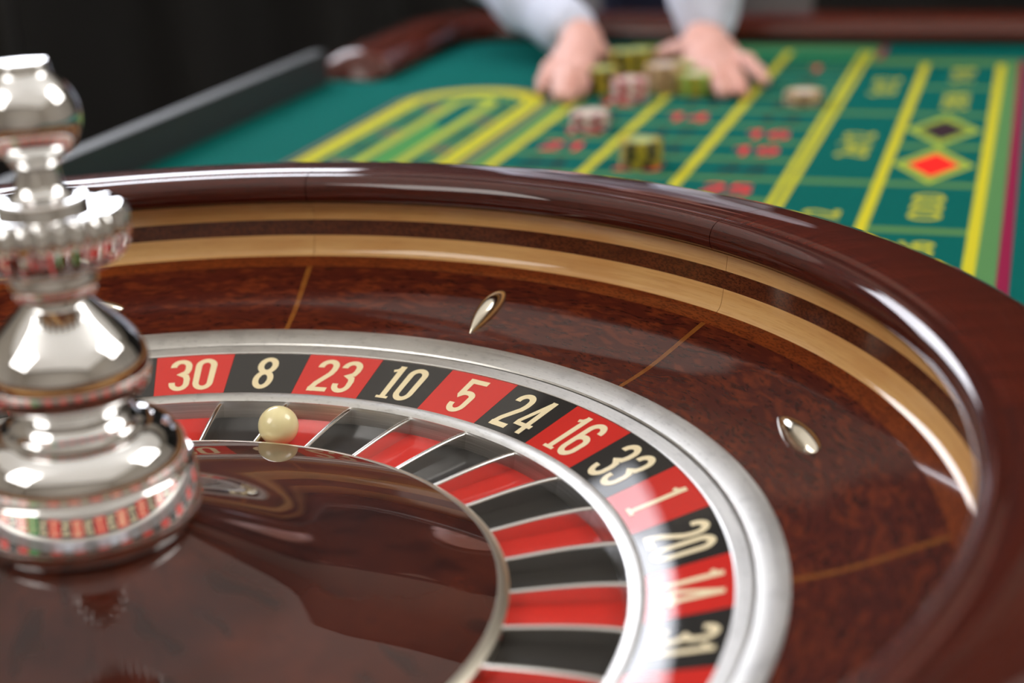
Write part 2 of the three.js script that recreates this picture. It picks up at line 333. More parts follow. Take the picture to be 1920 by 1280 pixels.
  const fg = box(fa1 - fa0, 0.004, fb1 - fb0);
  fg.translate((fa0 + fa1) / 2, FELT - 0.002, -(fb0 + fb1) / 2);
  part('felt_layout', fg, fm, t, 'green felt printed with yellow roulette layout');
  part('table_top', rbox(A1 - A0, 0.05, B1 - B0, 0.006, (A0 + A1) / 2, FELT - 0.0295, -(B0 + B1) / 2), M.tableDark, t);
  part('apron', box(A1 - A0 - 0.16, 0.16, B1 - B0 - 0.16, (A0 + A1) / 2, FELT - 0.135, -(B0 + B1) / 2), M.tableDark, t);
  for (const a of [A0 + 0.16, A1 - 0.16]) for (const b of [B0 + 0.16, B1 - 0.16]) {
    const leg = new THREE.LatheGeometry([[0.0, 0], [0.045, 0], [0.05, 0.03], [0.035, 0.08], [0.045, 0.3], [0.055, 0.5], [0.06, 0.565], [0, 0.565]].map((p) => new THREE.Vector2(...p)), 24);
    leg.translate(a, FLOOR, -b); part('leg', leg, M.tableDark, t);
  }
  // black side board with a grey top edge
  part('side_board', box(0.018, 0.0365, 1.28 - B0 - 0.02, -0.486, FELT + 0.01825, -(1.28 + B0 + 0.02) / 2), M.blackBoard, t, 'black upright board along the felt');
  part('board_edge', rbox(0.018, 0.003, 1.28 - B0 - 0.02, 0.001, -0.486, FELT + 0.038, -(1.28 + B0 + 0.02) / 2), M.boardEdge, t, 'grey top edge strip of the board');
  // armrest: profile swept round the far corner; u = distance outwards from the inner line, v = height over the felt
  const prof = [[0.012, -0.002], [0.002, 0.004], [0, 0.011], [0.006, 0.021], [0.02, 0.03], [0.042, 0.0355], [0.065, 0.034], [0.085, 0.026], [0.096, 0.013], [0.098, -0.006], [0.09, -0.02], [0.07, -0.028], [0.055, -0.03], [0.05, -0.03], [0.05, -0.002]];
  const path = [];                                     // [a, b, outward a, outward b]
  const la = -0.405, fb = 1.586, R = 0.05;
  for (let i = 0; i <= 8; i++) { const e = [1, 0.93, 0.8, 0.55, 0.3, 0.14, 0.05, 0, 0][i]; path.push([la, 1.295 + [0, 0.002, 0.006, 0.012, 0.02, 0.028, 0.036, 0.045, 0.1][i], -1, 0, 1 - 0.9 * e * e]); }
  for (let i = 0; i <= 12; i++) { const q = (i / 12) * Math.PI / 2; path.push([la + R - R * Math.cos(q), fb - R + R * Math.sin(q), -Math.cos(q), Math.sin(q), 1]); }
  for (let i = 1; i <= 10; i++) path.push([la + R + (A1 - 0.12 - la - R) * i / 10, fb, 0, 1, 1]);
  const pos = [], uv = [], idx = []; let run = 0;
  path.forEach((p, i) => {
    if (i) run += Math.hypot(p[0] - path[i - 1][0], p[1] - path[i - 1][1]) + 0.002;
    prof.forEach((q, j) => { const u = 0.049 + (q[0] - 0.049) * (0.55 + 0.45 * p[4]), v = q[1] > 0 ? q[1] * p[4] : q[1]; pos.push(p[0] + p[2] * u, FELT + v, -(p[1] + p[3] * u)); uv.push(run, j * 0.012); });
  });
  const m = prof.length;
  for (let i = 0; i < path.length - 1; i++) for (let j = 0; j < m; j++) { const a = i * m + j, b = i * m + (j + 1) % m; idx.push(a, b, b + m, a, b + m, a + m); }
  const tri = THREE.ShapeUtils.triangulateShape(prof.map((p) => new THREE.Vector2(...p)), []);
  for (const q of tri) { idx.push(q[0], q[2], q[1]); const o = (path.length - 1) * m; idx.push(o + q[0], o + q[1], o + q[2]); }
  const rg = new THREE.BufferGeometry(); rg.setAttribute('position', new THREE.Float32BufferAttribute(pos, 3)); rg.setAttribute('uv', new THREE.Float32BufferAttribute(uv, 2)); rg.setIndex(idx);
  const rn = toCreasedNormals(rg, 0.9);
  M.railWood.side = THREE.DoubleSide;
  part('armrest', rn, M.railWood, t, 'rounded dark wooden armrest along the far edge');
}

// ------------------------------------------------------------------ roulette wheel bowl (stands still)
const STEP = TAU / 37, PHI = -0.10551;
const SEAMS = 9.0 * D2R, Q = TAU / 8;
const slope = [[0.2705, 0.0066], [0.279, 0.0086], [0.288, 0.0110], [0.296, 0.0138], [0.305, 0.0174], [0.314, 0.0212], [0.321, 0.0240], [0.3265, 0.0262]];
{
  const w = thing('roulette_bowl', 'polished mahogany roulette wheel bowl with maple ball track on felt', 'roulette wheel');
  const N = 24, gap = 0.0004;
  const under = (top, d) => top.concat(top.slice().reverse().map((p) => [p[0] + d[0], p[1] + d[1]]));
  const brown = [[0.3265, 0.0262], [0.331, 0.0278], [0.3355, 0.0297]];
  const light2 = [[0.3355, 0.0297], [0.3368, 0.0306], [0.3379, 0.0320], [0.3388, 0.034], [0.3396, 0.0372], [0.3403, 0.041]];
  const darkS = [[0.3403, 0.041], [0.3412, 0.0455], [0.342, 0.05]];
  const light1 = [[0.342, 0.05], [0.3426, 0.0545], [0.343, 0.0598]];
  const bead = arc(0.3392, 0.0690, 0.0086, 262, 82, 16).concat([[0.3475, 0.0772], [0.3475, 0.0606]]);
  const rim = [[0.3404, 0.0772], [0.342, 0.0778], [0.352, 0.0781], [0.366, 0.0773], [0.379, 0.0757], [0.3855, 0.0741], [0.390, 0.0712], [0.3932, 0.066], [0.394, 0.058], [0.394, 0.03], [0.346, 0.03], [0.346, 0.0606], [0.3408, 0.0635]];
  for (let k = 0; k < 8; k++) {
    const a0 = SEAMS + k * Q, a1 = a0 + Q;
    part('rim_segment', revolve(rim, a0 + gap, a1 - gap, N, 0.5), k % 2 ? M.mahoganyCross : M.mahogany, w);
    part('bead_segment', revolve(bead, a0 + gap * 1.6, a1 - gap * 1.6, N, 0.6), M.mahogany, w);
    part('maple_strip', revolve(under(light1, [0.01, 0.002]), a0 + gap, a1 - gap, N, 0.6), M.maple, w, 'pale maple strip');
    part('maple_strip', revolve(under(light2, [0.012, 0]), a0 + gap, a1 - gap, N, 0.6), M.maple, w, 'pale maple strip');
    const b0 = a0 + 22.5 * D2R;
    part('dark_strip', revolve(under(darkS, [0.01, 0]), b0 + 0.0002, b0 + Q - 0.0002, N, 0.6), M.sapele, w);
    part('brown_strip', revolve(under(brown, [0.01, -0.004]), b0 + 0.0002, b0 + Q - 0.0002, N, 0.6), M.brown, w);
    const iw = 0.0015 / 0.3;
    part('veneer_panel', revolve(under(slope, [0, -0.006]), a0 + iw, a1 - iw, N, 0.8), M.burl, w);
    const il = revolve(under(slope.map((p) => [p[0], p[1] + 0.00004]), [0, -0.006]), a0 - iw, a0 + iw, 2, 0.8, 0.3);
    const u = il.attributes.uv; for (let i = 0; i < u.count; i++) u.setX(i, u.getX(i) - (a0 - iw) * 0.3);
    part('inlay_line', il, M.inlay, w, 'thin golden striped inlay line');
  }
  part('metal_ring', revolve([[0.2579, 0.0022], [0.2584, 0.0030], [0.2696, 0.0069], [0.2704, 0.0070], [0.2704, -0.004], [0.2579, -0.004]], 0, TAU, 240, 0.35), M.aluminium, w, 'brushed aluminium ring round the number plates');
  part('outer_shell', revolve([[0.388, 0.0305], [0.3905, 0.03], [0.3905, -0.04], [0.386, -0.05], [0.384, FELT + 0.0002], [0.352, FELT + 0.0002], [0.352, 0.0305]], 0, TAU, 160, 0.6), M.mahogany, w);
  part('base_pan', revolve([[0.0, FELT + 0.0002], [0.353, FELT + 0.0002], [0.353, 0.0], [0.33, 0.015], [0.272, -0.0045], [0.2579, -0.0045], [0.2579, -0.036], [0.0, -0.036]].map((p) => [Math.max(p[0], 0.0005), p[1]]), 0, TAU, 120, 0.4), M.tableDark, w);
  // deflectors
  const nS = 24, nC = 10, pos = [], idx = [], L = 0.0205, W = 0.006, Hh = 0.0066;
  for (let i = 0; i <= nS; i++) {
    const s = -1 + 2 * i / nS, e = Math.pow((1 + s) / 2, 0.95) * Math.pow((1 - s) / 2, 0.6) * 2.93, sk = 1;
    for (let j = 0; j <= nC; j++) { const q = Math.PI * j / nC; pos.push(L * s, Hh * Math.pow(Math.max(0, 1 - Math.pow(Math.abs(s), 2.2)), 0.9) * Math.pow(Math.sin(q), 1.25) - 0.0002, W * e * sk * Math.cos(q)); }
  }
  for (let i = 0; i < nS; i++) for (let j = 0; j < nC; j++) { const a = i * (nC + 1) + j, b = a + 1, c = a + nC + 1, d = c + 1; idx.push(a, b, d, a, d, c); }
  const dg = new THREE.BufferGeometry(); dg.setAttribute('position', new THREE.Float32BufferAttribute(pos, 3)); dg.setIndex(idx); dg.computeVertexNormals();
  M.nickel.side = THREE.DoubleSide;
  for (let k = 0; k < 8; k++) {
    const a = (31 + 45 * k) * D2R, r = 0.2985, h = 0.0148, al = Math.atan2(0.0212 - 0.011, 0.314 - 0.288);
    const er = new THREE.Vector3(Math.sin(a), 0, -Math.cos(a)), ea = new THREE.Vector3(Math.cos(a), 0, Math.sin(a)), up = new THREE.Vector3(0, 1, 0);
    const rad = er.clone().multiplyScalar(Math.cos(al)).addScaledVector(up, Math.sin(al)), nor = up.clone().multiplyScalar(Math.cos(al)).addScaledVector(er, -Math.sin(al));
    const lx = k % 2 ? ea : rad, lz = lx.clone().cross(nor);
    const d = part('deflector', dg, M.nickel, w, 'boat-shaped nickel ball deflector');
    d.applyMatrix4(new THREE.Matrix4().makeBasis(lx, nor, lz).setPosition(er.x * r, h, er.z * r));
  }
}

// ------------------------------------------------------------------ numerals as stroked paths, box height 1, stroke T
const T_ = 0.125, HW = T_ / 2;
function ell(cx, cy, rx, ry, a0, a1, n = 14) { return Array.from({ length: n + 1 }, (_, i) => { const a = (a0 + (a1 - a0) * i / n) * D2R; return [cx + rx * Math.cos(a), cy + ry * Math.sin(a)]; }); }
const WD = 0.42, L_ = HW, R_ = WD - HW, MX = WD / 2, RX = MX - HW;
const GLYPH = {
  0: { w: WD, s: [[...ell(MX, 1 - HW - RX * 1.15, RX, RX * 1.15, 0, 180), ...ell(MX, HW + RX * 1.15, RX, RX * 1.15, 180, 360), [R_, 1 - HW - RX * 1.15]]] },
  1: { w: 0.29, s: [[[0.165, 0], [0.165, 1]], [[0.02, 0.83], [0.11, 0.87], [0.15, 0.965]], [[0.03, 0.035], [0.3, 0.035]]], t: [T_, 0.075, 0.07] },
  2: { w: WD, s: [[[L_, 0.74], ...ell(MX, 1 - HW - RX * 1.15, RX, RX * 1.15, 180, 0), [R_, 0.68], [R_ - 0.03, 0.56], [L_ + 0.06, 0.24], [L_ + 0.01, 0.1], [L_, 0.0]], [[0.0, HW], [WD, HW]]] },
  3: { w: WD, s: [[[L_, 0.76], ...ell(MX, 1 - HW - RX * 1.15, RX, RX * 1.15, 180, 0), [R_, 0.68], [R_ - 0.03, 0.575], [MX + 0.02, 0.52], [R_ - 0.03, 0.46], [R_, 0.36], ...ell(MX, HW + RX * 1.15, RX, RX * 1.15, 0, -180), [L_, 0.27]]] },
  4: { w: WD + 0.02, s: [[[0.31, 0], [0.31, 1]], [[0.3, 0.96], [0.05, 0.31], [0.05, 0.25]], [[0.0, 0.24], [WD + 0.03, 0.24]]], t: [T_, 0.1, 0.1] },
  5: { w: WD, s: [[[WD, 1 - HW], [L_ - HW, 1 - HW]], [[L_, 1], [L_, 0.53], ...ell(MX, 0.47, RX, RX * 0.8, 160, 0), [R_, 0.33], ...ell(MX, HW + RX * 1.15, RX, RX * 1.15, 0, -180), [L_, 0.27]]] },
  6: { w: WD, s: [[[R_, 0.75], ...ell(MX, 1 - HW - RX * 1.15, RX, RX * 1.15, 0, 180), ...ell(MX, HW + RX * 1.15, RX, RX * 1.15, 180, 360), [R_, 0.36], ...ell(MX, 0.42, RX, RX * 0.95, 0, 178)]] },
  7: { w: WD, s: [[[0, 1 - HW], [WD, 1 - HW]], [[R_, 1], [R_ - 0.01, 0.86], [0.2, 0.35], [0.15, 0]]] },
  8: { w: WD, s: [[...ell(MX, 0.74, RX * 0.95, 0.2, 0, 360, 28)], [...ell(MX, 0.29, RX, 0.228, 0, 360, 28)]] },
};
GLYPH[9] = { w: WD, s: GLYPH[6].s.map((l) => l.map((p) => [WD - p[0], 1 - p[1]])) };
function ribbon(pts, t) {                              // flat mitred ribbon: [positions, triangles] in 2D
  const closed = pts.length > 3 && Math.hypot(pts[0][0] - pts.at(-1)[0], pts[0][1] - pts.at(-1)[1]) < 1e-5;
  const p = pts.filter((q, i) => !i || Math.hypot(q[0] - pts[i - 1][0], q[1] - pts[i - 1][1]) > 1e-4), n = p.length, out = [], tri = [];
  for (let i = 0; i < n; i++) {
    const a = closed ? p[(i - 1 + n - 1) % (n - 1)] : p[Math.max(0, i - 1)], b = closed ? p[(i + 1) % (n - 1)] : p[Math.min(n - 1, i + 1)], q = p[i];
    let d0 = [q[0] - a[0], q[1] - a[1]], d1 = [b[0] - q[0], b[1] - q[1]];
    if (!d0[0] && !d0[1]) d0 = d1; if (!d1[0] && !d1[1]) d1 = d0;
    const l0 = Math.hypot(...d0), l1 = Math.hypot(...d1), n0 = [-d0[1] / l0, d0[0] / l0], n1 = [-d1[1] / l1, d1[0] / l1];
    let m = [n0[0] + n1[0], n0[1] + n1[1]]; const ml = Math.hypot(...m) || 1; m = [m[0] / ml, m[1] / ml];
    const k = Math.min(1.6, 1 / Math.max(0.2, m[0] * n0[0] + m[1] * n0[1])) * t / 2;
    out.push([q[0] + m[0] * k, q[1] + m[1] * k], [q[0] - m[0] * k, q[1] - m[1] * k]);
    if (i) { const o = 2 * i; tri.push([o - 2, o - 1, o], [o, o - 1, o + 1]); }
  }
  return [out, tri];
}
function numeral(str, aMid, place) {                   // place(x tangential metres, t radial 0..1, lift) -> Vector3
  const pos = [], H = 0.0272, sp = 0.07, ws = [...str].map((d) => GLYPH[d].w), total = ws.reduce((s, x) => s + x, 0) + sp * (str.length - 1);
  let x = -total / 2, lift = 0;
  [...str].forEach((d, i) => {
    GLYPH[d].s.forEach((line, k) => {
      const [p, tri] = ribbon(line, GLYPH[d].t?.[k] ?? T_); lift += 0.00001;
      for (const t of tri) {
        const v = t.map((j) => place((x + p[j][0]) * H * 0.98, p[j][1], lift));
        const nrm = new THREE.Vector3().subVectors(v[1], v[0]).cross(new THREE.Vector3().subVectors(v[2], v[0]));
        const o = nrm.y >= 0 ? v : [v[0], v[2], v[1]];
        for (const q of o) pos.push(q.x, q.y, q.z);
      }
    });
    x += ws[i] + sp;
  });
  const g = new THREE.BufferGeometry(); g.setAttribute('position', new THREE.Float32BufferAttribute(pos, 3)); g.computeVertexNormals(); return g;
}

// ------------------------------------------------------------------ rotor (turns in the bowl)
const ORDER = [30, 8, 23, 10, 5, 24, 16, 33, 1, 20, 14, 31, 9, 22, 18, 29, 7, 28, 12, 35, 3, 26, 0, 32, 15, 19, 4, 21, 2, 25, 17, 34, 6, 27, 13, 36, 11];
const REDS = new Set([1, 3, 5, 7, 9, 12, 14, 16, 18, 19, 21, 23, 25, 27, 30, 32, 34, 36]);
const PR0 = 0.2164, PH0 = -0.00946, PR1 = 0.25, PH1 = 0, FLOORH = -0.0198;
const conic = (r) => PH0 + (PH1 - PH0) * (r - PR0) / (PR1 - PR0);
{
  const rot = thing('roulette_rotor', 'roulette rotor with red and black number plates and chrome turret', 'roulette wheel');
  // plates with numerals
  const plateN = 6;
  ORDER.forEach((n, k) => {
    const a0 = PHI + k * STEP, a1 = a0 + STEP, am = a0 + STEP / 2, red = REDS.has(n);
    const top = [[PR0, PH0], [(PR0 + PR1) / 2, (PH0 + PH1) / 2], [PR1, PH1]];
    const g = revolve(top.concat([[PR1, PH1 - 0.0015], [PR0, PH0 - 0.0015]]), a0 + 0.0003, a1 - 0.0003, plateN, 0.4);
    const pl = part('number_plate', g, n === 0 ? M.greenPlate : red ? M.redPlate : M.blackPlate, rot, (n === 0 ? 'green' : red ? 'red' : 'black') + ' plate with number ' + n);
    const place = (x, t, lift) => { const r = 0.2198 + t * 0.0266, a = am + x / 0.233; return new THREE.Vector3(r * Math.sin(a), conic(r) + 0.00012 + lift, -r * Math.cos(a)); };
    part('numeral', numeral(String(n), am, place), M.cream, pl, 'cream numeral');
    // pocket
    part('pocket_floor', revolve([[0.158, FLOORH], [0.2092, FLOORH], [0.2092, FLOORH - 0.002], [0.158, FLOORH - 0.002]], a0 + 0.0002, a1 - 0.0002, 4, 0.4), n === 0 ? M.greenFloor : red ? M.redFloor : M.blackFloor, rot);
    part('pocket_wall', revolve([[0.2076, FLOORH - 0.001], [0.2098, -0.0117], [0.2108, -0.0117], [0.2108, FLOORH - 0.001]], a0 + 0.0002, a1 - 0.0002, 6, 0.4), M.brushed, rot);
    // fret on the boundary a0
    const N = 10, pos = [], idx = [], c = [[1, -1], [1, -0.6], [1, -0.3], [0.96, 0.25], [0.82, 0.62], [0.5, 0.9], [0, 1], [-0.5, 0.9], [-0.82, 0.62], [-0.96, 0.25], [-1, -0.3], [-1, -0.6], [-1, -1]];
    for (let i = 0; i <= N; i++) {
      const t = i / N, r = lerp(0.2097, 0.1622, t), y1 = lerp(-0.0119, -0.0137, t) + 0.0009 * Math.sin(Math.PI * Math.pow(t, 0.8)), hw = lerp(0.00135, 0.0012, t);
      for (const q of c) {
        const y = q[1] <= -1 ? FLOORH - 0.0005 : y1 - 0.0011 * (1 - q[1]) * 0.9, off = q[0] * hw * (q[1] <= -1 ? 1.15 : 1);
        const s = Math.sin(a0), co = Math.cos(a0);
        pos.push(r * s + off * co, y, -r * co + off * s);
      }
    }
    const m = c.length;
    for (let i = 0; i < N; i++) for (let j = 0; j < m - 1; j++) { const a = i * m + j; idx.push(a, a + 1, a + m + 1, a, a + m + 1, a + m); }
    const fg = new THREE.BufferGeometry(); fg.setAttribute('position', new THREE.Float32BufferAttribute(pos, 3)); fg.setIndex(idx); fg.computeVertexNormals();
    M.fret.side = THREE.DoubleSide;
    part('fret', fg, M.fret, rot, 'chrome fret between two pockets');
  });
  part('outer_rim', revolve([[0.2501, conic(0.2501) - 0.002], [0.2501, 0.0004], [0.2506, 0.0008], [0.2566, 0.00225], [0.2571, 0.0019], [0.2572, -0.012], [0.2501, -0.012]], 0, TAU, 240, 0.4), M.aluminium, rot, 'narrow brushed aluminium rim');
  part('inner_rim', revolve([[0.2163, PH0 - 0.002], [0.2163, PH0 + 0.0003], [0.2157, PH0 + 0.0003], [0.2105, -0.0109], [0.2098, -0.0113], [0.2099, -0.0125], [0.2163, -0.0125]], 0, TAU, 240, 0.4), M.aluminium, rot, 'narrow brushed aluminium ring above the pockets');
  part('rotor_body', revolve([[0.02, -0.034], [0.257, -0.034], [0.257, -0.0121], [0.2112, -0.0121], [0.2112, -0.0225], [0.02, -0.0225]], 0, TAU, 120, 0.4), M.tableDark, rot);
  // cone
  const cr = [[0.1583, -0.0117], [0.1595, -0.0117], [0.1617, -0.0129], [0.1628, -0.0136], [0.1626, -0.0145], [0.161, -0.0224], [0.155, -0.0224]];
  part('cone_rim', revolve(cr, 0, TAU, 240, 0.5), M.coneRim, rot, 'cream-toned metal band round the cone');
  const tanD = (d) => Math.tan(d * D2R), ang = [[0.1582, 12.6], [0.136, 11.5], [0.115, 10.1], [0.1, 10], [0.092, 13], [0.085, 18], [0.075, 22.5], [0.045, 24], [0.03, 24]];
  const prof = []; let h = -0.0117, pr = 0.1582;
  for (let r = 0.1582; r > 0.0301; r -= 0.002) {
    let k = 0; while (k < ang.length - 2 && ang[k + 1][0] > r) k++;
    const t = (ang[k][0] - r) / (ang[k][0] - ang[k + 1][0]); h += (pr - r) * tanD(lerp(ang[k][1], ang[k + 1][1], clamp(t))); pr = r; prof.push([r, h]);
  }
  const top = prof.at(-1);
  part('cone', revolve(prof.concat([[top[0], -0.0224], [0.1582, -0.0224]]), 0, TAU, 200, 0.5, 0.12), M.cone, rot, 'glossy dark red-brown wooden cone');
  // turret
  const tur = new THREE.Group(); tur.name = 'turret'; tur.userData.label = 'polished chrome turret with ball finial'; rot.add(tur);
  const lathe = (pts, n = 96) => { const q = pts.map((p) => [Math.max(p[0], 0.00005), p[1]]); return revolve(q.concat([[0.00005, q.at(-1)[1]], [0.00005, q[0][1]]]), 0, TAU, n, 0.55); };
  const spl = (pts, n) => new THREE.SplineCurve(pts.map((p) => new THREE.Vector2(...p))).getPoints(n).map((v) => [v.x, v.y]);
  part('finial', lathe([...arc(0, 0.183, 0.0181, -44, 56, 26), [0.0095, 0.1992], [0.0092, 0.2022], [0.0085, 0.2031], [0.002, 0.2034]]), M.chrome, tur);
  part('neck', lathe([[0.0165, 0.1494], [0.0166, 0.1530], [0.0158, 0.1537], ...spl([[0.0145, 0.1538], [0.0115, 0.1548], [0.0092, 0.1574], [0.008, 0.161], [0.0076, 0.1645]], 14), [0.0082, 0.1652], [0.0096, 0.1668], [0.0101, 0.1682], [0.0098, 0.1696], [0.0126, 0.1702]]), M.chrome, tur);
  const kn = [], ki = [], lobes = 28, NA = lobes * 10, kp = [[0.0155, 0.1246, 0], [0.019, 0.1266, 0], [0.0235, 0.1284, 0.4], [0.027, 0.131, 0.9], [0.0295, 0.1345, 1], [0.0304, 0.139, 1], [0.0304, 0.1445, 1], [0.0300, 0.1472, 1], [0.0290, 0.1488, 0.7], [0.0276, 0.1493, 0.1], [0.02, 0.1494, 0], [0.0005, 0.1494, 0]];
  for (let i = 0; i <= NA; i++) for (const p of kp) { const a = TAU * i / NA, f = Math.abs(Math.cos(a * lobes / 2)), r = p[0] - p[2] * 0.0042 * (1 - Math.pow(f, 0.4)); kn.push(r * Math.sin(a), p[1], -r * Math.cos(a)); }
  for (let i = 0; i < NA; i++) for (let j = 0; j < kp.length - 1; j++) { const a = i * kp.length + j; ki.push(a, a + 1, a + kp.length + 1, a, a + kp.length + 1, a + kp.length); }
  const kg = new THREE.BufferGeometry(); kg.setAttribute('position', new THREE.Float32BufferAttribute(kn, 3)); kg.setIndex(ki);
  part('fluted_collar', toCreasedNormals(kg, 0.7), M.chrome, tur, 'chrome collar with fluted edge');
  part('bell', lathe([[0.0205, 0.0712], [0.0222, 0.0736], [0.0245, 0.0754], [0.0280, 0.0780], ...spl([[0.0298, 0.0805], [0.0308, 0.085], [0.0307, 0.089], [0.0299, 0.0932], [0.0270, 0.099], [0.0218, 0.105], [0.0155, 0.1112], [0.0128, 0.114]], 26), [0.0124, 0.1145], [0.0132, 0.1152], [0.0150, 0.1172], [0.0160, 0.1195], [0.0163, 0.1218], [0.0155, 0.1246]]), M.chrome, tur);
  part('foot', lathe([[0.034, 0.0125], [0.0345, 0.0225], [0.0415, 0.0232], [0.0436, 0.0262], [0.0444, 0.0300], [0.0445, 0.0315], [0.04445, 0.0322], [0.0431, 0.0462], [0.04303, 0.0468], [0.0426, 0.0473], [0.0415, 0.0475], ...spl([[0.0411, 0.0482], [0.0408, 0.052], [0.0392, 0.0562], [0.0362, 0.0602], [0.0322, 0.0630]], 12), [0.0290, 0.0638], [0.0284, 0.0655], [0.0275, 0.0668], [0.0245, 0.0676], [0.0232, 0.0690], [0.0222, 0.0704], [0.0205, 0.0712]]), M.chrome, tur);
}

// ------------------------------------------------------------------ ball
{
  const b = new THREE.Mesh(new THREE.SphereGeometry(0.0101, 64, 40), M.ivory); b.name = 'roulette_ball';
  b.userData = { label: 'glossy ivory roulette ball lying in the red pocket of number 23', category: 'ball' };
  const p = pixelOn(522, 798, FLOORH + 0.0101); b.position.copy(p); b.castShadow = b.receiveShadow = true; scene.add(b);
}
// ------------------------------------------------------------------ smooth bodies: tapered capsules joined by a smooth minimum, meshed by surface nets
function capsule(p, b) {                               // b: [ax, ay, az, ra, bx, by, bz, rb]
  const x = b[4] - b[0], y = b[5] - b[1], z = b[6] - b[2], L = x * x + y * y + z * z || 1e-9;
  const t = clamp(((p[0] - b[0]) * x + (p[1] - b[1]) * y + (p[2] - b[2]) * z) / L);
  return Math.hypot(p[0] - b[0] - x * t, p[1] - b[1] - y * t, p[2] - b[2] - z * t) - lerp(b[3], b[7], t);
}
function blend(bones, k) {
  return (p) => { let d = 1e3; for (const b of bones) { const e = capsule(p, b), h = Math.max(k - Math.abs(d - e), 0) / k; d = Math.min(d, e) - h * h * k * 0.25; } return d; };
}
function boneBox(bones, m) {
  const lo = [1e9, 1e9, 1e9], hi = [-1e9, -1e9, -1e9];
  for (const b of bones) for (const o of [0, 4]) for (let i = 0; i < 3; i++) { lo[i] = Math.min(lo[i], b[o + i] - b[o + 3] - m); hi[i] = Math.max(hi[i], b[o + i] + b[o + 3] + m); }
  return [lo, hi];
}
function surfaceNet(f, lo, hi, cell) {
  const n = [0, 1, 2].map((i) => Math.ceil((hi[i] - lo[i]) / cell) + 1), V = new Float32Array(n[0] * n[1] * n[2]);
  const id = (i, j, k) => (k * n[1] + j) * n[0] + i;
  for (let k = 0; k < n[2]; k++) for (let j = 0; j < n[1]; j++) for (let i = 0; i < n[0]; i++) V[id(i, j, k)] = f([lo[0] + i * cell, lo[1] + j * cell, lo[2] + k * cell]);
  const vert = new Int32Array(V.length).fill(-1), pos = [], idx = [];
  const E = [[0, 1], [2, 3], [4, 5], [6, 7], [0, 2], [1, 3], [4, 6], [5, 7], [0, 4], [1, 5], [2, 6], [3, 7]];
  for (let k = 0; k < n[2] - 1; k++) for (let j = 0; j < n[1] - 1; j++) for (let i = 0; i < n[0] - 1; i++) {
    const c = []; let m = 0;
    for (let q = 0; q < 8; q++) { const v = V[id(i + (q & 1), j + ((q >> 1) & 1), k + (q >> 2))]; c.push(v); if (v < 0) m |= 1 << q; }
    if (m === 0 || m === 255) continue;
    let x = 0, y = 0, z = 0, w = 0;
    for (const [a, b] of E) if ((c[a] < 0) !== (c[b] < 0)) { const t = c[a] / (c[a] - c[b]); x += lerp(a & 1, b & 1, t); y += lerp((a >> 1) & 1, (b >> 1) & 1, t); z += lerp(a >> 2, b >> 2, t); w++; }
    vert[id(i, j, k)] = pos.length / 3; pos.push(lo[0] + (i + x / w) * cell, lo[1] + (j + y / w) * cell, lo[2] + (k + z / w) * cell);
  }
  for (let k = 1; k < n[2] - 1; k++) for (let j = 1; j < n[1] - 1; j++) for (let i = 1; i < n[0] - 1; i++) {
    const s = V[id(i, j, k)] < 0;
    for (const [d, e1, e2] of [[[1, 0, 0], [0, 1, 0], [0, 0, 1]], [[0, 1, 0], [0, 0, 1], [1, 0, 0]], [[0, 0, 1], [1, 0, 0], [0, 1, 0]]]) {
      if (s === (V[id(i + d[0], j + d[1], k + d[2])] < 0)) continue;
      const a = vert[id(i, j, k)], b = vert[id(i - e1[0], j - e1[1], k - e1[2])], c = vert[id(i - e1[0] - e2[0], j - e1[1] - e2[1], k - e1[2] - e2[2])], q = vert[id(i - e2[0], j - e2[1], k - e2[2])];
      if (a < 0 || b < 0 || c < 0 || q < 0) continue;
      s ? idx.push(a, b, c, a, c, q) : idx.push(a, c, b, a, q, c);
    }
  }
  const nor = new Float32Array(pos.length), e = cell * 0.5;
  for (let i = 0; i < pos.length; i += 3) {
    const p = [pos[i], pos[i + 1], pos[i + 2]];
    const g = [0, 1, 2].map((q) => { const u = p.slice(), v = p.slice(); u[q] += e; v[q] -= e; return f(u) - f(v); }), l = Math.hypot(...g) || 1;
    nor[i] = g[0] / l; nor[i + 1] = g[1] / l; nor[i + 2] = g[2] / l;
  }
  const g = new THREE.BufferGeometry(); g.setAttribute('position', new THREE.Float32BufferAttribute(pos, 3)); g.setAttribute('normal', new THREE.Float32BufferAttribute(nor, 3)); g.setIndex(idx); return g;
}
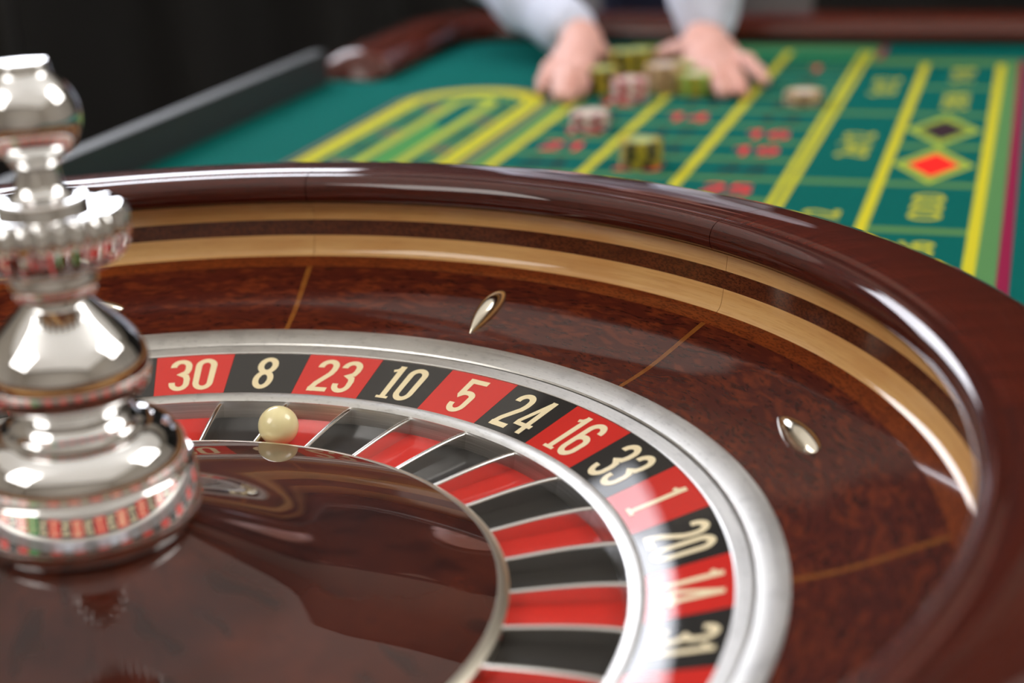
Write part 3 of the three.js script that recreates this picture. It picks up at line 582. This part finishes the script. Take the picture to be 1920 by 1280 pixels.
// ------------------------------------------------------------------ person leaning over the table
{
  const PC = -0.165, base = tab(PC, 0, 1.98);
  const P = (a, y, b) => tab(a, y, b).toArray(), X = (px, py, y) => pixelOn(px, py, y).toArray();
  const bone = (p, r, q, s) => [...p, r, ...q, s];
  const mid = (p, q, t, up = 0) => [lerp(p[0], q[0], t), lerp(p[1], q[1], t) + up, lerp(p[2], q[2], t)];
  const hands = [
    { wrist: X(1090, 78, -0.018), k: [[1047, 120], [1060, 129], [1077, 132], [1096, 127]], t: [[1015, 168], [1048, 180], [1067, 182], [1087, 172]], thumb: [[1103, 98, -0.026], [1124, 100, -0.034], [1140, 110, -0.038]], elbow: X(990, -10, 0.024), sh: P(PC - 0.18, 0.33, 1.80) },
    { wrist: X(1320, 62, -0.018), k: [[1371, 108], [1349, 117], [1327, 118], [1304, 110]], t: [[1434, 152], [1392, 172], [1356, 174], [1322, 148]], thumb: [[1294, 90, -0.026], [1262, 97, -0.034], [1234, 104, -0.038]], elbow: X(1322, -10, 0.024), sh: P(PC + 0.18, 0.33, 1.80) },
  ];
  for (const h of hands) { const d = new THREE.Vector3(...h.elbow).sub(new THREE.Vector3(...h.wrist)); h.far = new THREE.Vector3(...h.wrist).addScaledVector(d.normalize(), 0.27).toArray(); }
  const skinGeo = [], sleeve = [], bodyBones = [];
  for (const h of hands) {
    const b = [], W = h.wrist, kn = h.k.map((q) => X(q[0], q[1], -0.034)), tp = h.t.map((q) => X(q[0], q[1], -0.0465));
    kn.forEach((q, i) => {
      b.push(bone(W, 0.019, q, 0.0125));
      if (i) b.push(bone(mid(W, kn[i - 1], 0.7), 0.0135, mid(W, q, 0.7), 0.0135));
      const t = tp[i], f = i === 0 ? 0.0078 : 0.0092;
      const j1 = mid(q, t, 0.48, 0.008), j2 = mid(q, t, 0.78, 0.004);
      b.push(bone(q, f + 0.0018, j1, f + 0.0006), bone(j1, f + 0.0006, j2, f), bone(j2, f, t, f - 0.0012));
    });
    const th = h.thumb.map((q) => X(...q));
    b.push(bone(mid(W, th[0], 0.45), 0.017, th[0], 0.0135), bone(th[0], 0.0135, th[1], 0.0105), bone(th[1], 0.0105, th[2], 0.0085));
    const arm0 = mid(W, h.elbow, 0.5);
    b.push(bone(W, 0.024, arm0, 0.029));
    skinGeo.push(surfaceNet(blend(b, 0.009), ...boneBox(b, 0.012), 0.003));
    bodyBones.push(bone(mid(W, h.elbow, 0.3), 0.021, h.elbow, 0.024), bone(h.elbow, 0.024, h.far, 0.032), bone(h.far, 0.032, h.sh, 0.045));
    const cuff = mid(W, h.elbow, 0.2);
    sleeve.push(bone(cuff, 0.034, h.elbow, 0.0385), bone(h.elbow, 0.0385, h.far, 0.047), bone(h.far, 0.047, h.sh, 0.06));
  }
  const pel = P(PC, 0.0, 1.99), chest = P(PC, 0.25, 1.86), neck = P(PC, 0.40, 1.765), head = P(PC, 0.54, 1.70);
  const off = (p, a, y, b) => { const d = tab(a, y, b); return [p[0] + d.x, p[1] + d.y, p[2] + d.z]; };
  const torso = (g) => [
    bone(off(pel, -0.075, 0, 0), 0.098 + g, off(chest, -0.085, 0, 0), 0.095 + g), bone(off(pel, 0.075, 0, 0), 0.098 + g, off(chest, 0.085, 0, 0), 0.095 + g),
    bone(off(chest, -0.085, 0.03, -0.01), 0.092 + g, hands[0].sh, 0.06 + g), bone(off(chest, 0.085, 0.03, -0.01), 0.092 + g, hands[1].sh, 0.06 + g),
    bone(hands[0].sh, 0.056 + g, neck, 0.05 + g), bone(hands[1].sh, 0.056 + g, neck, 0.05 + g)];
  const legs = (g) => [-1, 1].flatMap((s) => {
    const hip = off(pel, 0.085 * s, -0.02, 0), knee = P(PC + 0.1 * s, -0.42, 1.96), ank = P(PC + 0.11 * s, FLOOR + 0.09, 2.02);
    return [bone(hip, 0.088 + g, knee, 0.058 + g), bone(knee, 0.058 + g, ank, 0.04 + g)];
  });
  const feet = [-1, 1].map((s) => bone(P(PC + 0.11 * s, FLOOR + 0.045, 2.03), 0.042, P(PC + 0.13 * s, FLOOR + 0.035, 1.86), 0.033));
  const face = [bone(off(head, 0, 0.03, 0.02), 0.088, off(head, 0, 0.02, 0.0), 0.086), bone(off(head, 0, -0.02, -0.03), 0.07, off(head, 0, -0.075, -0.045), 0.045), bone(off(head, 0, 0.0, -0.105), 0.008, off(head, 0, -0.035, -0.118), 0.013), bone(off(head, -0.03, -0.062, -0.08), 0.01, off(head, 0.03, -0.062, -0.08), 0.01)];
  for (const s of [-1, 1]) face.push(bone(off(head, s * 0.088, 0.02, 0.01), 0.012, off(head, s * 0.088, -0.025, 0.005), 0.009));
  const bb = [...bodyBones, ...torso(-0.012), ...legs(-0.01), bone(neck, 0.052, off(head, 0, -0.04, 0.01), 0.05)];
  const person = thing('person', 'person in white shirt and dark trousers leaning over the table pushing chips', 'person');
  person.position.set(base.x, FLOOR, base.z);
  const local = (g) => g.translate(-base.x, -FLOOR, -base.z);
  const skinTex = texture(128, 128, [0.1, 0.1], (x, y) => { const f = fbm(x, y, 20, 20, 3, 201), m = fbm(x, y, 4, 4, 2, 203); return mix3(mix3(rgb(214, 158, 146), rgb(226, 176, 164), f), rgb(206, 138, 122), smooth(0.5, 0.8, m) * 0.6); });
  const uvOf = (g) => { const p = g.attributes.position, u = []; for (let i = 0; i < p.count; i++) u.push(p.getX(i) + p.getZ(i) * 0.6, p.getY(i) + p.getZ(i) * 0.4); g.setAttribute('uv', new THREE.Float32BufferAttribute(u, 2)); return g; };
  const skin = new THREE.MeshPhysicalMaterial({ map: skinTex, roughness: 0.55 });
  const cloth = (c, s) => new THREE.MeshStandardMaterial({ map: texture(128, 128, [0.06, 0.06], (x, y) => { const f = fbm(x, y, 40, 40, 2, s); return mix3(c, c.map((v) => v * 0.93), f); }), roughness: 0.95 });
  const all = mergeGeometries([surfaceNet(blend(bb, 0.04), ...boneBox(bb, 0.03), 0.014), surfaceNet(blend(face, 0.02), ...boneBox(face, 0.02), 0.005), ...skinGeo]);
  part('body', local(uvOf(all)), skin, person);
  const wr = (p) => 0.0022 * Math.sin(p[0] * 130 + 40 * p[1] + 25 * p[2]) * Math.sin(p[2] * 75 + p[1] * 90) + 0.002 * Math.sin(p[1] * 60 + p[2] * 48 - p[0] * 30);
  const sb = [...sleeve, ...torso(0.004).map((q) => q)], sf = blend(sb, 0.035), cut = off(pel, 0, 0.03, 0)[1];
  part('shirt', local(uvOf(surfaceNet((p) => Math.max(sf(p) + wr(p), cut - p[1] - (p[2] > base.z + 0.16 ? 1 : 0)), ...boneBox(sb, 0.03), 0.009))), cloth(rgb(216, 222, 242), 211), person, 'white long-sleeved shirt');
  for (const h of hands) {                              // cuffs
    const c0 = mid(h.wrist, h.elbow, 0.17), c1 = mid(h.wrist, h.elbow, 0.42), cb = [bone(c0, 0.0345, c1, 0.037)], f = blend(cb, 0.01);
    const ax = new THREE.Vector3(...c1).sub(new THREE.Vector3(...c0)).normalize(), o = new THREE.Vector3(...c0);
    part('cuff', local(uvOf(surfaceNet((p) => { const t = (p[0] - o.x) * ax.x + (p[1] - o.y) * ax.y + (p[2] - o.z) * ax.z; return Math.max(f(p), -t + 0.001); }, ...boneBox(cb, 0.012), 0.004))), cloth(rgb(216, 222, 242), 217), person, 'white shirt cuff');
  }
  const tb = [...legs(0.006), ...torso(0.008).slice(0, 2)], tf = blend(tb, 0.03);
  part('trousers', local(uvOf(surfaceNet((p) => Math.max(tf(p), p[1] - cut - 0.02, FLOOR + 0.07 - p[1]), ...boneBox(tb, 0.03), 0.014))), cloth(rgb(126, 122, 122), 221), person, 'grey trousers');
  const af = (p) => { const q = toTab({ x: p[0], z: p[2] }); return Math.max(tf(p) - 0.008, -(tf(p) + 0.004), p[1] - cut - 0.03, -0.42 - p[1], Math.abs(q[0] - PC + 0.022) - 0.108, q[1] - 1.955); };
  part('apron', local(uvOf(surfaceNet(af, ...boneBox(tb, 0.03), 0.008))), cloth(rgb(52, 58, 86), 227), person, 'dark blue apron');
  for (const s of [0, 1]) part('shoe', local(surfaceNet(blend([feet[s]], 0.01), ...boneBox([feet[s]], 0.02), 0.008)), M.blackBoard, person);
  const hb = [bone(off(head, 0, 0.045, 0.03), 0.095, off(head, 0, 0.04, 0.0), 0.09)], hf = blend(hb, 0.01);
  part('hair', local(surfaceNet((p) => { const q = toTab({ x: p[0] - head[0], z: p[2] - head[2] }); return Math.max(hf(p), -(p[1] - head[1] - 0.045 + (q[1] + 0.03) * 1.4)); }, ...boneBox(hb, 0.02), 0.006)), new THREE.MeshStandardMaterial({ color: lin(0.03, 0.02, 0.013), roughness: 0.7 }), person);
  for (const s of [-1, 1]) { const e = off(head, s * 0.032, 0.0, -0.078); part('eye', local(new THREE.SphereGeometry(0.0125, 16, 12).translate(...e)), new THREE.MeshPhysicalMaterial({ color: lin(0.6, 0.58, 0.55), roughness: 0.2 }), person); }
}
// ------------------------------------------------------------------ chips
{
  const R = 0.0198, TH = 0.0033, c = 0.0004, SP = 6;
  const body = revolve([[0.0004, 0], [R - c, 0], [R, c], [R, TH - c], [R - c, TH], [0.0004, TH]], 0, TAU, 48, 0.6);
  const spot = (a) => revolve([[0.0148, -0.00003], [R - c + 0.00006, -0.00003], [R + 0.00008, c], [R + 0.00008, TH - c], [R - c + 0.00006, TH + 0.00003], [0.0148, TH + 0.00003]], a - 0.24, a + 0.24, 5, 0.6);
  const spots = Array.from({ length: SP }, (_, i) => spot(i * TAU / SP)), disc = revolve([[0.0004, -0.00004], [0.0118, -0.00004], [0.0118, TH + 0.00004], [0.0004, TH + 0.00004]], 0, TAU, 36, 0.4);
  const clay = (r, g, b) => new THREE.MeshPhysicalMaterial({ color: lin(r, g, b), roughness: 0.45, clearcoat: 0.25, clearcoatRoughness: 0.3 });
  const yellow = clay(0.42, 0.33, 0.015), black = clay(0.03, 0.028, 0.01), pink = clay(0.5, 0.08, 0.1), wine = clay(0.3, 0.02, 0.035), white = clay(0.72, 0.6, 0.54), beige = clay(0.6, 0.42, 0.24), tan = clay(0.33, 0.2, 0.1), green = clay(0.2, 0.42, 0.07), pale = clay(0.6, 0.66, 0.42), lime = clay(0.4, 0.5, 0.2);
  const kinds = {
    yellow: [yellow, black, lime, 'yellow chip with black edge spots'], pink: [pink, white, white, 'pink chip with white edge spots'], wine: [white, wine, white, 'white chip with dark red edge spots'],
    beige: [beige, tan, white, 'beige chip with brown edge spots'], green: [yellow, green, pale, 'yellow chip with green edge spots'],
  };
  const ords = ['lowest', 'second lowest', 'third lowest', 'fourth lowest', 'fifth lowest', 'sixth lowest', 'seventh lowest', 'eighth lowest', 'ninth lowest', 'tenth lowest'];
  const stacks = [                                      // kind, pixel of the base centre, number of chips, where
    ['yellow', 1202, 309, 7, 'in the stack nearest the wheel rim'],
    ['wine', 1107, 240, 5, 'in the stack beside the racetrack oval'],
    ['beige', 1506, 194, 4, 'in the stack beside the double line'],
    ['yellow', 1131, 172, 8, 'in the stack against the index finger'],
    ['pink', 1181, 187, 7, 'in the stack between the two hands'],
    ['beige', 1244, 171, 9, 'in the tall stack between both hands'],
    ['green', 1306, 177, 7, 'in the stack before the spread hand'],
    ['yellow', 1170, 143, 9, 'in the tall stack behind the pink one'],
    ['yellow', 1200, 141, 9, 'in the tall stack behind the beige one'],
    ['green', 1296, 154, 7, 'in the stack touching the spread fingers'],
  ];
  for (const [kind, px, py, n, where] of stacks) {
    const [bm, sm, im, what] = kinds[kind], at = pixelOn(px, py, FELT);
    const turn = rnd() * TAU;
    for (let i = 0; i < n; i++) {
      const t = thing('casino_chip', (i === n - 1 ? 'topmost' : ords[i]) + ' ' + what + ' ' + where, 'chip', 'chips ' + where);
      t.position.set(at.x + (rnd() - 0.5) * 0.0016, FELT + i * (TH + 0.0001) + 0.0001, at.z + (rnd() - 0.5) * 0.0016); t.rotation.y = turn + (rnd() - 0.5) * 0.4;
      part('chip_body', body, bm, t); part('inlay', disc, im, t);
      for (const s of spots) part('edge_spot', s, sm, t);
    }
  }
}
renderer.render(scene, camera);
